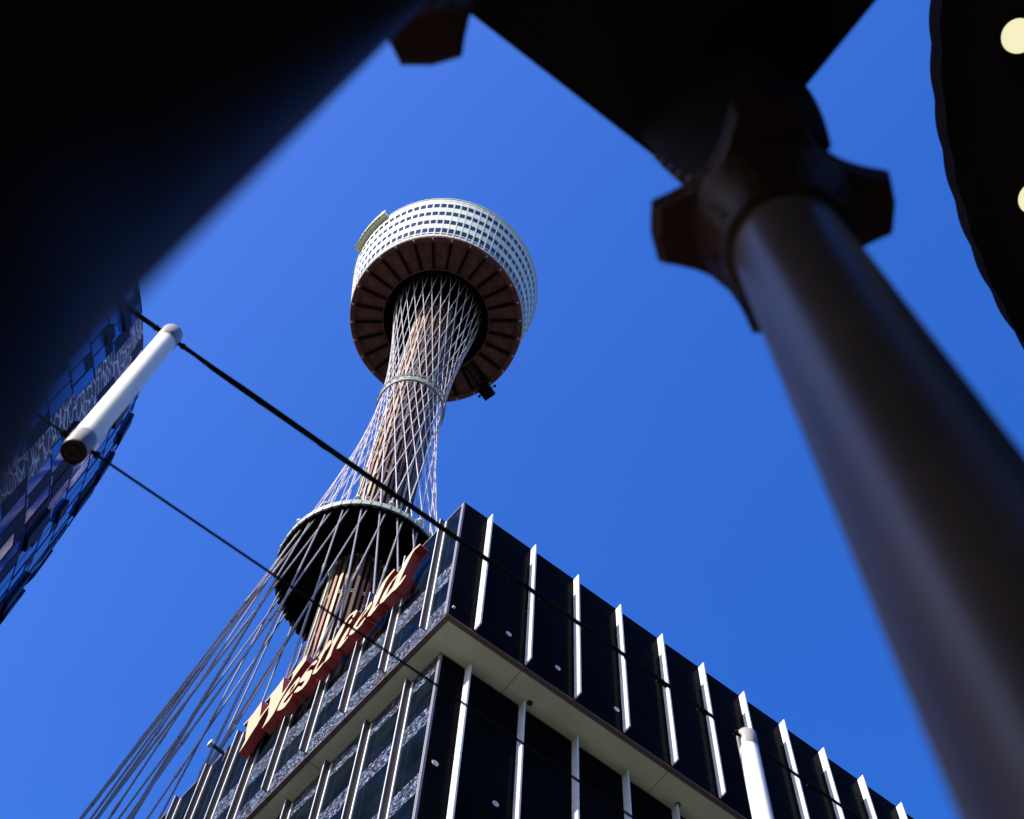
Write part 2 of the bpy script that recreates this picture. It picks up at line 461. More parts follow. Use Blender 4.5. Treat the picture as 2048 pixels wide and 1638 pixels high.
# maintenance gondola under the turret
ga = rad(17.5); t = Vector((-sin(ga), cos(ga), 0)); rr = Vector((cos(ga), sin(ga), 0))
Gd = thing("maintenance_gondola", "small dark maintenance cradle hanging on rails from the turret's underside", "cradle", (AX.x + 13.6 * cos(ga), AX.y + 13.6 * sin(ga), 226.6))
m = MB()
m.box(rr * -1.0 - t * .95, rr * 2.0, t * 1.9, (0, 0, .16)); m.box(rr * -1.0 - t * .95, rr * .1, t * 1.9, (0, 0, .95)); m.box(rr * .9 - t * .95, rr * .1, t * 1.9, (0, 0, .95))
m.box(rr * -.9 - t * .95, rr * 1.8, t * .1, (0, 0, .95)); m.box(rr * -.9 + t * .85, rr * 1.8, t * .1, (0, 0, .95))
m.build("cradle", MT['rubber'], Gd)
m = MB()
m.box(rr * -5.2 - t * .7 + Vector((0, 0, 1.25)), rr * 5.4, t * .25, (0, 0, .3)); m.box(rr * -5.2 + t * .45 + Vector((0, 0, 1.25)), rr * 5.4, t * .25, (0, 0, .3))
for k in range(6): m.box(rr * (-5.0 + k * .95) - t * .7 + Vector((0, 0, 1.3)), rr * .2, t * 1.4, (0, 0, .15))
for sx in (-.8, .7):
    for sy in (-.8, .7): m.box(rr * sx + t * sy + Vector((0, 0, .9)), rr * .12, t * .12, (0, 0, .45))
m.build("rail_frame", MT['rib'], Gd)
m = MB()
for sy in (-1.5, 1.5): m.tube([t * sy + rr * .1 + Vector((0, 0, .9)), t * sy + rr * .1 + Vector((0, 0, 1.3))], .2, n=8)
m.tube([t * -1.6 + Vector((0, 0, 1.15)), t * 1.6 + Vector((0, 0, 1.15))], .08, n=6)
m.build("buffer", MT['rubber'], Gd)

# ------------------------------------------------------------------ glass building with fins
O = Vector((7.947, 14.875, 40.291))
U = Vector((-0.07651, 0.99707, 0)); NL = Vector((-0.99707, -0.07651, 0))
X = Vector((1, 0, 0)); NR = Vector((0, -1, 0)); Zv = Vector((0, 0, 1))
H1 = 6.56
B = thing("glass_building", "dark glass building with white vertical fins and a cream soffit below its overhanging upper storeys", "building", (O.x, O.y, 0))
OB = O - Vector((O.x, O.y, 0))      # building-local roof corner
SL, SR = 0.579, 0.905
LO = OB - NL * SL - NR * SR         # lower corner line (approx. both planes)
def R_up(x, z, d=0): return OB + X * x + NR * d + Zv * z
def L_up(s, z, d=0): return OB + U * s + NL * d + Zv * z
LOR = OB - NR * SR; LOL = OB - NL * SL
# exact lower corner: x on right plane where left plane meets
lcx = (Vector((0, SR, 0)) - (-NL * SL)).dot(NL)  # helper (not used directly)
# point on both planes: OB + a*X + SR*Y with (a,SR).NL = -SL
aX = (-SL - SR * NL.y) / NL.x
LC = OB + Vector((aX, SR, 0))
def R_lo(x, z, d=0): return OB + X * x - NR * SR + NR * d + Zv * z
def L_lo(s, z, d=0):
    p = LC + U * (s - (LC - OB).dot(U)); return p + NL * d + Zv * z
LEN_R, LEN_L = 46.0, 84.0
core = MB()
e = .07
def prism(mb, base, z0, z1, mi=0):
    n = len(base)
    lo = [Vector(p) + Zv * z0 for p in base]; hi = [Vector(p) + Zv * z1 for p in base]
    mb.face(lo[::-1], mi); mb.face(hi, mi)
    for k in range(n): mb.face([lo[k], lo[(k + 1) % n], hi[(k + 1) % n], hi[k]], mi)
b0 = OB - Zv * OB.z
def upc(off):
    x = (-off * 1.0 - off * NL.y) / NL.x
    return Vector((b0.x + (-off - off * NL.y) / NL.x, b0.y + off, 0))
c0 = upc(e)
prism(core, [c0, Vector((b0.x + LEN_R, c0.y, 0)), Vector((b0.x + LEN_R, c0.y, 0)) + U * LEN_L, c0 + U * LEN_L], O.z - H1 + .03, O.z - .03)
lc0 = Vector((LC.x, LC.y, 0)) + Vector((e * 1.0, e, 0))
prism(core, [lc0, Vector((b0.x + LEN_R, lc0.y, 0)), Vector((b0.x + LEN_R, lc0.y, 0)) + U * (LEN_L - 1), lc0 + U * (LEN_L - 1)], 0, O.z - H1 + .02)
core.build("wall", MT['blackcore'], B)

# -- glass panes: right face
X1, BAY = 0.785, 1.5
def pane(p00, p10, p11, p01, n, th, name, mt):
    m = MB(); f = [p00, p10, p11, p01]; bk = [p - n * th for p in f]
    m.face(f)
    for k in range(4): m.face([f[k], bk[k], bk[(k + 1) % 4], f[(k + 1) % 4]])
    return m.build(name, mt, B)
zrow_up = [0, -1.05, -3.6, -6.1, -H1 + .02]
edges = [0.06, X1] + [X1 + BAY * k for k in range(1, 14)]
gp = .012
for i in range(len(edges) - 1):
    for z1, z0 in zip(zrow_up, zrow_up[1:]):
        x0, x1 = edges[i] + gp, edges[i + 1] - gp
        pane(R_up(x0, z0 + gp), R_up(x1, z0 + gp), R_up(x1, z1 - gp), R_up(x0, z1 - gp), NR, .06, "window", MT['blackglass'])
m = MB()
pane(R_up(edges[-1] + gp, -H1 + .03), R_up(LEN_R, -H1 + .03), R_up(LEN_R, -.01), R_up(edges[-1] + gp, -.01), NR, .06, "cladding", MT['blackglass'])
XL = [1.20, 2.80, 4.40, 5.95, 7.50, 9.05, 10.6, 12.15]
zrow_lo = [-H1 - .03, -7.9, -10.5, -13.1, -15.7]
ed = [LC.x - OB.x + .06] + XL
for i in range(len(ed) - 1):
    for z1, z0 in zip(zrow_lo, zrow_lo[1:]):
        x0, x1 = ed[i] + gp, ed[i + 1] - gp
        pane(R_lo(x0, z0 + gp), R_lo(x1, z0 + gp), R_lo(x1, z1 - gp), R_lo(x0, z1 - gp), NR, .06, "window", MT['blackglass'])
pane(R_lo(XL[-1] + gp, -O.z + 5), R_lo(LEN_R, -O.z + 5), R_lo(LEN_R, -H1 - .03), R_lo(XL[-1] + gp, -H1 - .03), NR, .06, "cladding", MT['blackglass'])
pane(R_lo(ed[0], -O.z + 5), R_lo(XL[-1] - gp, -O.z + 5), R_lo(XL[-1] - gp, zrow_lo[-1] - gp), R_lo(ed[0], zrow_lo[-1] - gp), NR, .06, "cladding", MT['blackglass'])
# -- glass panes: left face
Y1, BL = 0.80, 1.526
sL = [0.10, Y1] + [Y1 + BL * k for k in range(1, 13)]
rowsL = [(0, -1.0, 0), (-1.0, -3.55, 0), (-3.55, -4.55, 1), (-4.55, -5.65, 0), (-5.65, -H1 + .02, 1)]
for i in range(len(sL) - 1):
    for z1, z0, k in rowsL:
        s0, s1 = sL[i] + gp, sL[i + 1] - gp
        pane(L_up(s0, z0 + gp * .6), L_up(s1, z0 + gp * .6), L_up(s1, z1 - gp * .6), L_up(s0, z1 - gp * .6), NL, .06, "patterned_window" if k else "window", MT['frit'] if k else MT['tealglass'])
pane(L_up(sL[-1] + gp, -H1 + .03), L_up(LEN_L, -H1 + .03), L_up(LEN_L, -.01), L_up(sL[-1] + gp, -.01), NL, .06, "cladding", MT['tealglass'])
sLo = [(LC - OB).dot(U) + .10, 1.95] + [1.95 + 1.535 * k for k in range(1, 9)]
rowsLo = [(-H1 - .03, -7.27, 1), (-7.27, -8.75, 0), (-8.75, -9.52, 1), (-9.52, -11.45, 0), (-11.45, -12.2, 1), (-12.2, -14.1, 0), (-14.1, -14.9, 1)]
for i in range(len(sLo) - 1):
    for z1, z0, k in rowsLo:
        s0, s1 = sLo[i] + gp, sLo[i + 1] - gp
        pane(L_lo(s0, z0 + gp * .6), L_lo(s1, z0 + gp * .6), L_lo(s1, z1 - gp * .6), L_lo(s0, z1 - gp * .6), NL, .06, "patterned_window" if k else "window", MT['frit'] if k else MT['tealglass'])
pane(L_lo(sLo[0], -O.z + 5), L_lo(LEN_L, -O.z + 5), L_lo(LEN_L, -14.93), L_lo(sLo[0], -14.93), NL, .06, "cladding", MT['tealglass'])
pane(L_lo(sLo[-1] + gp, -14.9), L_lo(LEN_L, -14.9), L_lo(LEN_L, -H1 - .03), L_lo(sLo[-1] + gp, -H1 - .03), NL, .06, "cladding", MT['tealglass'])
# -- fins
def fin_r(base, x, ztop, zbot, cuts):
    m = MB(); z = ztop
    for c in cuts + [zbot]:
        m.box(base(x - .022, c + .02, .004), X * .044, NR * .225, Zv * (z - c - .02)); z = c
    m.box(base(x - .008, zbot, .004), X * .016, NR * .19, Zv * (ztop - zbot - .04))
    m.build("fin", MT['finwhite'], B)
for k in range(13): fin_r(R_up, X1 + BAY * k + .022, -.02, -H1 + .10, [-1.05, -2.3, -3.6, -6.05])
for k, x in enumerate(XL): fin_r(R_lo, x + .022, -H1 - .05, -17.0, [-7.9, -9.2, -10.5, -13.1])
def fin_l(base, s, ztop, zbot, cuts):
    m = MB(); z = ztop
    for c in cuts + [zbot]:
        m.box(base(s - .012, c + .015, .004), U * .03, NL * .185, Zv * (z - c - .015)); z = c
    m.box(base(s - .005, zbot, .004), U * .012, NL * .16, Zv * (ztop - zbot - .04))
    o = m.build("fin", MT['finshaded'], B)
    m = MB(); m.box(base(s - .013, zbot, .186), U * .032, NL * .02, Zv * (ztop - zbot - .02))
    m.build("sunlit_fin_edge", MT['finwhite'], o)  # sunlit edge of the blade put in as a white strip
    m = MB(); m.box(base(s - .075, zbot, .002), U * .058, NL * .035, Zv * (ztop - zbot - .05))
    m.build("mullion", MT['finwhite'], o)
for k in range(13): fin_l(L_up, Y1 + BL * k, .0, -H1 + .22, [-3.55, -5.65])
for k in range(9): fin_l(L_lo, 1.95 + 1.535 * k, -H1 - .05, -17.0, [-8.7, -11.4, -14.1])
# corner posts
for base, zt, zb in ((L_up, -.01, -H1 + .03), (lambda s, z, d=0: L_lo((LC - OB).dot(U) + s, z, d), -H1 - .04, -17)):
    for s0 in (.005, .055):
        m = MB(); m.box(base(s0, zb, -.03), U * .034, NL * .06, Zv * (zt - zb)); m.build("corner_post", MT['trim'], B)
# coping
m = MB()
m.box(L_up(-.02, .004, -.2), U * LEN_L, NL * .225, Zv * .035)
m.build("coping", MT['trim'], B)
m = MB(); m.box(R_up(-.02, .004, -.2), X * LEN_R, NR * .21, Zv * .03); m.build("coping", MT['blackcore'], B)
# soffit: border strips and panels
zs = -H1
bw = .135
def upxy(sx, sy):   # inset corner of upper outline by distances from left plane (sx) and right plane (sy)
    ax_ = (-sx - sy * NL.y) / NL.x
    return OB + Vector((ax_, sy, 0))
cuts_r = [0] + [X1 + BAY * k for k in range(0, 14)] + [LEN_R]
m = MB()
for a, b_ in zip(cuts_r, cuts_r[1:]):
    pa = OB + X * (a + .01) + Zv * zs; pb = OB + X * (b_ - .01) + Zv * zs
    ia = OB + X * (a + .01) + Vector((0, bw, 0)) + Zv * zs; ib = OB + X * (b_ - .01) + Vector((0, bw, 0)) + Zv * zs
    if a == 0: pa = OB + Zv * zs + X * .01; ia = upxy(bw, bw) + Zv * zs + X * .01
    m.face([pa, pb, ib, ia]); m.face([pa, pa + Zv * .05, pb + Zv * .05, pb])
m.build("fascia", MT['fascia'], B)
cuts_l = [0] + [Y1 + BL * k for k in range(0, 14)] + [LEN_L]
m = MB()
for a, b_ in zip(cuts_l, cuts_l[1:]):
    pa = OB + U * (a + .01) + Zv * zs; pb = OB + U * (b_ - .01) + Zv * zs
    ia = pa - NL * bw; ib = pb - NL * bw
    if a == 0: ia = upxy(bw, bw) + Zv * zs + U * .01
    m.face([pa, ia, ib, pb]); m.face([pa, pb, pb + Zv * .05, pa + Zv * .05])
m.build("fascia", MT['fascia'], B)
zp = zs + .012
m = MB()
m_r = [0, X1 + BAY * 1, X1 + BAY * 4, X1 + BAY * 7, X1 + BAY * 10, LEN_R]
I0 = upxy(bw, bw)
for a, b_ in zip(m_r, m_r[1:]):
    g0 = .008
    A = OB + X * (a + g0) + Vector((0, bw, 0)); Bq = OB + X * (b_ - g0) + Vector((0, bw, 0))
    C = OB + X * (b_ - g0) + Vector((0, SR + .1, 0)); D = OB + X * (a + g0) + Vector((0, SR + .1, 0))
    if a == 0: A = I0; D = LC + Vector((.1, .1, 0))
    m.face([p + Zv * zp for p in (A, Bq, C, D)])
m_l = [0, Y1 + BL * 3, Y1 + BL * 6, Y1 + BL * 9, LEN_L]
for a, b_ in zip(m_l, m_l[1:]):
    A = OB + U * (a + g0) - NL * bw; Bq = OB + U * (b_ - g0) - NL * bw
    C = OB + U * (b_ - g0) - NL * (SL + .1); D = OB + U * (a + g0) - NL * (SL + .1)
    if a == 0: A = I0; D = LC + Vector((.1, .1, 0))
    m.face([p + Zv * zp for p in (A, D, C, Bq)])
m.build("soffit", MT['soffit'], B)
m = MB()
m.face([OB + Vector((.02, .02, zs + .03)), OB + Vector((LEN_R, .02, zs + .03)), OB + Vector((LEN_R, SR + .2, zs + .03)), OB + Vector((.02, SR + .2, zs + .03))])
m.box(L_lo((LC - OB).dot(U), zs - .03, .0), U * LEN_L, NL * .03, Zv * .04)
m.build("soffit_edge", MT['trim'], B)
for x, y in ((2.98, .70), (7.56, .72)):
    m = MB(); c = OB + Vector((x, y, zs))
    m.tube([c + Zv * -.012, c + Zv * .03], .075, n=16); m.build("downlight", MT['darksteel'], B)
# small white discs and a white sensor on the dark panes
for base, x, z in ((R_up, 1.76, -5.53), (R_up, 3.27, -5.54), (R_up, 5.11, -5.58), (R_lo, .76, -11.05), (R_lo, 2.35, -11.07)):
    m = MB(); c = base(x, z, 0)
    m.tube([c + NR * -.005, c + NR * .018], .082, n=20); o = m.build("marker_disc", MT['disc'], B)
    m = MB(); m.box(c + NR * .018 + X * -.05 + Zv * -.012, X * .06, NR * .003, Zv * .018); m.build("disc_mark", MT['darksteel'], o)
m = MB(); c = R_up(.10, -6.14, 0); m.box(c, X * .07, NR * .05, Zv * .07); m.build("sensor", MT['disc'], B, bevel=.01)

# ------------------------------------------------------------------ roof sign: traced letter outlines on the sign's own plane
SG = thing("shop_sign", "sign of red-sided, cream-faced script letters along the roof edge of the dark glass building", "sign", tuple(O + NL * .48 + U * 6 - Zv * 1.5))
CAM = Vector((0, 0, 1.7)); FPX = 3048.42
SP = O + NL * .48
def to_sign(px, py):
    v = RGT * (px - 1024) + DWN * (py - 819) + FWD * FPX
    t = (SP - CAM).dot(NL) / v.dot(NL)
    return CAM + v * t
def s2(p):      # sign plane coordinates (u right when seen from the street, v up)
    d = to_sign(*p) - SP; return (-d.dot(U), d.z)
zA = lambda p: (460 + p[0] / 6.825, 1280 + p[1] / 6.825)
zB = lambda p: (600 + p[0] / 9.1, 1160 + p[1] / 9.1)
zC = lambda p: (720 + p[0] / 8.62, 1070 + p[1] / 8.62)
LET = [
 (zA, [(180,1158),(258,1075),(345,965),(440,825),(425,930),(405,1055),(470,970),(533,888),(548,820),(552,768),(485,847),(480,840),(560,742),(640,645),(740,505),(725,600),(705,738),(770,650),(835,548),(858,470),(860,443),(790,528),(785,522),(870,425),(960,300),(1055,190),(1040,270),(1030,285),(945,405),(870,510),(790,640),(715,770),(680,830),(640,915),(590,1010),(520,1110),(432,1212),(470,1140),(520,1020),(530,912),(460,1005),(395,1105),(375,1150),(330,1215),(270,1310),(200,1425),(120,1542),(160,1460),(205,1370),(215,1290),(228,1200),(250,1110),(256,1094),(190,1162)], []),
 (zA, [(640,968),(662,912),(720,795),(790,695),(870,590),(930,515),(955,503),(950,545),(912,610),(850,690),(790,760),(740,830),(728,862),(760,850),(800,800),(852,733),(856,738),(800,840),(740,920),(690,955)], [[(885,590),(835,655),(803,720),(815,718),(860,665),(892,605)]]),
 (zA, [(945,585),(955,545),(1000,475),(1060,395),(1130,310),(1185,268),(1195,280),(1180,310),(1140,345),(1120,338),(1085,370),(1045,440),(1080,420),(1120,402),(1122,425),(1090,510),(1040,600),(985,665),(920,710),(872,722),(885,695),(935,632),(955,632),(965,640),(1000,600),(1022,545),(985,570)], []),
 (zB, [(545,1098),(565,1095),(575,1115),(520,1200),(470,1270),(430,1340),(380,1440),(320,1560),(290,1640),(330,1600),(430,1488),(436,1496),(370,1590),(290,1690),(225,1722),(235,1680),(290,1570),(340,1470),(352,1420),(330,1425),(335,1405),(370,1350),(440,1250),(500,1160)], []),
 (zB, [(440,1512),(455,1460),(520,1320),(575,1190),(600,1140),(560,1160),(480,1270),(450,1290),(500,1210),(590,1120),(640,1040),(720,900),(790,790),(830,735),(900,640),(980,570),(1030,540),(1046,556),(1000,650),(968,688),(955,680),(975,620),(930,640),(870,710),(840,770),(825,800),(770,920),(690,1070),(610,1220),(550,1390),(520,1430)], []),
 (zB, [(665,1258),(690,1190),(770,1040),(850,910),(905,835),(915,850),(870,960),(805,1080),(800,1105),(870,1022),(878,1028),(790,1150),(720,1235)], [], [(880,790),(905,735),(945,705),(952,715),(922,770),(892,800)]),
 (zB, [(890,1008),(910,950),(970,850),(1040,740),(1130,610),(1210,510),(1290,400),(1312,390),(1310,430),(1260,520),(1180,620),(1090,720),(1030,820),(1018,855),(1050,850),(1110,770),(1185,680),(1192,690),(1120,810),(1030,910),(950,985)], [[(1215,515),(1140,615),(1095,690),(1110,685),(1170,610),(1218,535)]]),
 (zC, [(120,1412),(145,1350),(205,1240),(265,1080),(325,940),(385,830),(455,735),(590,583),(602,594),(500,720),(440,820),(395,930),(340,1060),(290,1170),(245,1265),(318,1188),(324,1194),(250,1300),(180,1385)], []),
 (zC, [(335,1192),(352,1120),(425,975),(505,850),(590,740),(655,670),(700,600),(750,490),(800,410),(900,270),(1035,148),(1040,166),(935,265),(885,350),(830,465),(780,570),(735,670),(690,780),(668,830),(780,690),(792,700),(700,840),(610,940),(550,982),(470,1070),(400,1150)], [[(640,710),(560,800),(500,910),(440,1060),(490,990),(560,900),(610,790)]]),
]
def letter(conv, outer, holes, extra=None):
    loops = [[s2(conv(p)) for p in outer]] + [[s2(conv(p)) for p in h] for h in holes]
    groups = [loops]
    if extra: groups.append([[s2(conv(p)) for p in extra]])
    m = MB(); TH = .30
    for lp in groups:
        flat = [p for l in lp for p in l]
        tris = mg.tessellate_polygon([[Vector((*p, 0)) for p in l] for l in lp])
        W3 = lambda p, d: (SP - U * p[0] + Zv * p[1] - NL * d) - SG.location
        for t_ in tris: m.face([W3(flat[k], 0) for k in t_], 0)
        for t_ in tris: m.face([W3(flat[k], TH) for k in reversed(t_)], 1)
        for l in lp:
            for k in range(len(l)):
                a, b_ = l[k], l[(k + 1) % len(l)]
                m.face([W3(a, 0), W3(b_, 0), W3(b_, TH), W3(a, TH)], 1)
    return m.build("letter", [MT['letterface'], MT['letterside']], SG)
for L_ in LET: letter(*L_)
for s0 in (2.3, 3.9, 5.4, 6.9, 8.5, 10.0):
    m = MB()
    c = O + U * s0 - Zv * 1.05 - SG.location
    m.box(c, U * .06, NL * .29, Zv * .06); m.box(c - Zv * .5, U * .06, NL * .29, Zv * .06)
    m.box(c + NL * .23 - Zv * .62, U * .06, NL * .05, Zv * .85)
    m.build("sign_bracket", MT['darksteel'], SG)
# floodlight on the roof edge beside the W
F = thing("roof_floodlight", "small dark floodlight on an arm at the roof edge left of the sign's W", "floodlight", tuple(O + U * 10.9))
m = MB()
m.box(NL * -.3 - U * .04, NL * .75, U * .08, Zv * .09); m.build("arm", MT['darksteel'], F)
m = MB(); m.box(NL * .42 - U * .1 + Zv * -.03, NL * .14, U * .2, Zv * .16); m.build("lamp_head", MT['disc'], F, bevel=.02)

# ------------------------------------------------------------------ curved blue glass tower at the left
DC = 58.5; AZC = rad(112)
GC = Vector((DC * cos(AZC), DC * sin(AZC), 0))
prof_s = [(0, 20.95), (92, 20.95), (98, 20.9), (104.4, 20.5), (106, 20.0)]
def gr(z):
    for (z0, r0), (z1, r1) in zip(prof_s, prof_s[1:]):
        if z0 <= z <= z1: return r0 + (r1 - r0) * (z - z0) / (z1 - z0)
    return .5
GT = thing("glass_tower", "curved blue glass tower with shingled floors and a brown veined strip of painted reflection", "building", tuple(GC))
NG = 150; FH = 4.35; TOPZ = 104.4
def gp_(r, a, z): return (r * cos(a), r * sin(a), z)
m = MB(); m.lathe([(gr(z) - .30, z) for z in [0, 92, 98, TOPZ - .2]] + [(.01, TOPZ - .2)], n=150)
m.build("core", MT['bluedark'], GT)
# surface angle seen from the camera at azimuth b for radius r
def surf(b, r):
    dx, dy = cos(b), sin(b)
    q = GC.x * dx + GC.y * dy; c = GC.length_squared - r * r
    D_ = q * q - c
    if D_ < 0: return None
    t_ = q - sqrt(D_); return atan2(t_ * dy - GC.y, t_ * dx - GC.x)
panels = []; spand = MB(); fr = MB(); strip = MB()
nf = int(TOPZ / FH + .01)
sil0 = atan2(-GC.y, -GC.x)      # direction from tower centre to the camera
for k in range(nf):
    z0, z1 = k * FH, (k + 1) * FH
    r0, r1 = gr(z0), gr(z1)
    off = .5 * (k % 2)
    for i in range(NG):
        a0 = 2 * pi * (i + off) / NG; a1 = 2 * pi * (i + 1 + off) / NG
        da = ((a0 + a1) / 2 - sil0 + pi) % (2 * pi) - pi
        fz = random.choice([.95, .95, .95, .95, .60, .08])
        zm = z0 + FH * fz; rm = r0 + (r1 - r0) * fz
        eps = .05 * (a1 - a0)
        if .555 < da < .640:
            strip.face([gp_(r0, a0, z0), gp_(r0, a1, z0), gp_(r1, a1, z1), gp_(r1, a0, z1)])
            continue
        panels.append((da, z0, [gp_(r0, a0 + eps, z0 + .04), gp_(r0, a1 - eps, z0 + .04), gp_(rm, a1 - eps, zm), gp_(rm, a0 + eps, zm)]))
        j = random.choice([.02, .02, .06, .26]) if fz < .9 else .02
        spand.face([gp_(rm + j, a0, zm), gp_(rm + j, a1, zm), gp_(r1 + j, a1, z1), gp_(r1 + j, a0, z1)])
        spand.face([gp_(rm - .1, a0, zm), gp_(rm - .1, a1, zm), gp_(rm + j, a1, zm), gp_(rm + j, a0, zm)])
        for aa in (a0, a1): spand.face([gp_(rm - .1, aa, zm), gp_(rm + j, aa, zm), gp_(r1 + j, aa, z1), gp_(r1 - .1, aa, z1)])
        if i % 2 == 0: fr.box(Vector(gp_(r0 - .05, a0, z0)), Vector((-sin(a0), cos(a0), 0)) * .05, Vector((cos(a0), sin(a0), 0)) * .09, Vector(gp_(rm, a0, zm)) - Vector(gp_(r0, a0, z0)))
        if k == nf - 1 and random.random() < .5:      # uneven panel heads standing above the roof line
            h_ = random.choice([.4, .8, 1.3])
            fr.box(gp_(r1 - .06, a0, z1), Vector(gp_(r1, a1, 0)) - Vector(gp_(r1, a0, 0)), Vector((cos(a0), sin(a0), 0)) * .08, (0, 0, h_))
spand.build("spandrel", MT['bluedark'], GT)
fr.build("frame", MT['bluedark'], GT)
strip.build("reflection_strip", MT['brickreflect'], GT)
vis = [p for p in panels if 0.36 < p[0] < 1.22 and 60 < p[1] < 102]
vis.sort(key=lambda p: -p[1])
pick = set(id(p) for p in vis[:99])
m = MB()
for p in panels:
    if id(p) in pick:
        mm = MB(); mm.face(p[2]); mm.build("window", MT['blueglass'], GT)
    else: m.face(p[2])
o = m.build("window", MT['blueglass'], GT); o['kind'] = 'stuff'

OT = thing("shade_tower", "unseen sandstone tower added far to the left to shade the lower cables", "building", (-82, 72, 0))  # added out of view so its shadow falls on the lower cables
m = MB(); m.abox(-13, 13, -24, 24, 0, 180); m.build("wall", MT['sandstone'], OT)
for k in range(40):
    m = MB(); m.abox(13.001, 13.08, -23, 23, 8 + k * 4.15, 10.2 + k * 4.15); m.build("shade_tower_window_band", MT['tealglass'], OT)

# ------------------------------------------------------------------ overhead cables and hanging tube lamps
YA, ZA, ZBc = 5.34, 14.7, 12.03
def cable_thing(name, label, pts, rs, knots=()):
    m = MB(); m.tube(pts, rs, n=10)
    for c, l, r in knots:
        m.tube([Vector(c) - X * l, Vector(c) + X * l], r, n=8)
    return tag(m.build(name, MT['rubber'], None), label, "cable", "overhead lamp cables")
ptsA = [(-30, YA, ZA + .3), (-8, YA, ZA + .02), (-.9, YA, ZA), (-.1, YA, ZA), (.1, YA, ZA - .015), (.4, YA, ZA - .012), (3, YA, ZA - .01), (6.34, YA, ZA), (14, YA, ZA + .06), (40, YA, ZA + .4)]
rsA = [.026, .026, .026, .020, .026, .030, .024, .017, .017, .017]
random.seed(3)
cable_thing("overhead_cable", "thicker upper overhead cable passing the tops of the white tube lamps", ptsA, rsA,
            [((x, YA + .005, ZA - .012), random.uniform(.02, .08), random.uniform(.025, .031)) for x in [.6, 1.3, 2.1, 2.9, 3.5, 3.9, 4.4, 4.9, 5.3, 5.8, 7.2, 8.1]])
ptsB = [(-30, YA, ZBc + .3), (-.39, YA, ZBc), (3, YA, ZBc - .01), (6.34, YA, ZBc), (40, YA, ZBc + .4)]
cable_thing("overhead_cable", "thinner lower overhead cable passing the bottoms of the white tube lamps", ptsB, .0105)
def tube_lamp(x, label):
    L_ = thing("tube_lamp", label, "lamp", (x, YA, ZBc - .17), group="white tube lamps hanging on the overhead cables")
    zt = ZA - ZBc + .27
    m = MB(); m.tube([(0, 0, .27), (0, 0, zt - .25)], .094, n=40); m.build("tube", MT['tube'], L_)
    m = MB(); m.lathe([(.0955, .02), (.098, .03), (.098, .262), (.0955, .27)], n=40); m.build("lower_cap", MT['metalcap'], L_)
    m = MB(); m.lathe([(.0955, zt - .25), (.098, zt - .245), (.098, zt - .01), (.09, zt), (0.001, zt)], n=40); m.build("upper_cap", MT['metalcap'], L_)
    m = MB()
    m.lathe([(.0965, .025), (.0965, 0), (.086, -.004), (.084, .008), (.058, .008), (.056, -.002), (.03, -.004), (.028, .006), (0.001, .006)], n=40, smooth=False)
    m.build("end_plate", MT['capdark'], L_)
    m = MB()
    for zc in (zt - .10, .17):
        m.tube([(-.13, 0, zc), (.13, 0, zc)], .02, n=8)
        m.tube([(-.16, 0, zc), (-.13, 0, zc)], .03, n=8); m.tube([(.13, 0, zc), (.16, 0, zc)], .03, n=8)
    m.build("cable_clamp", MT['rubber'], L_)
tube_lamp(-.387, "white tube lamp hanging in front of the curved blue glass tower")
tube_lamp(6.36, "white tube lamp hanging in front of the dark glass building's white fins")

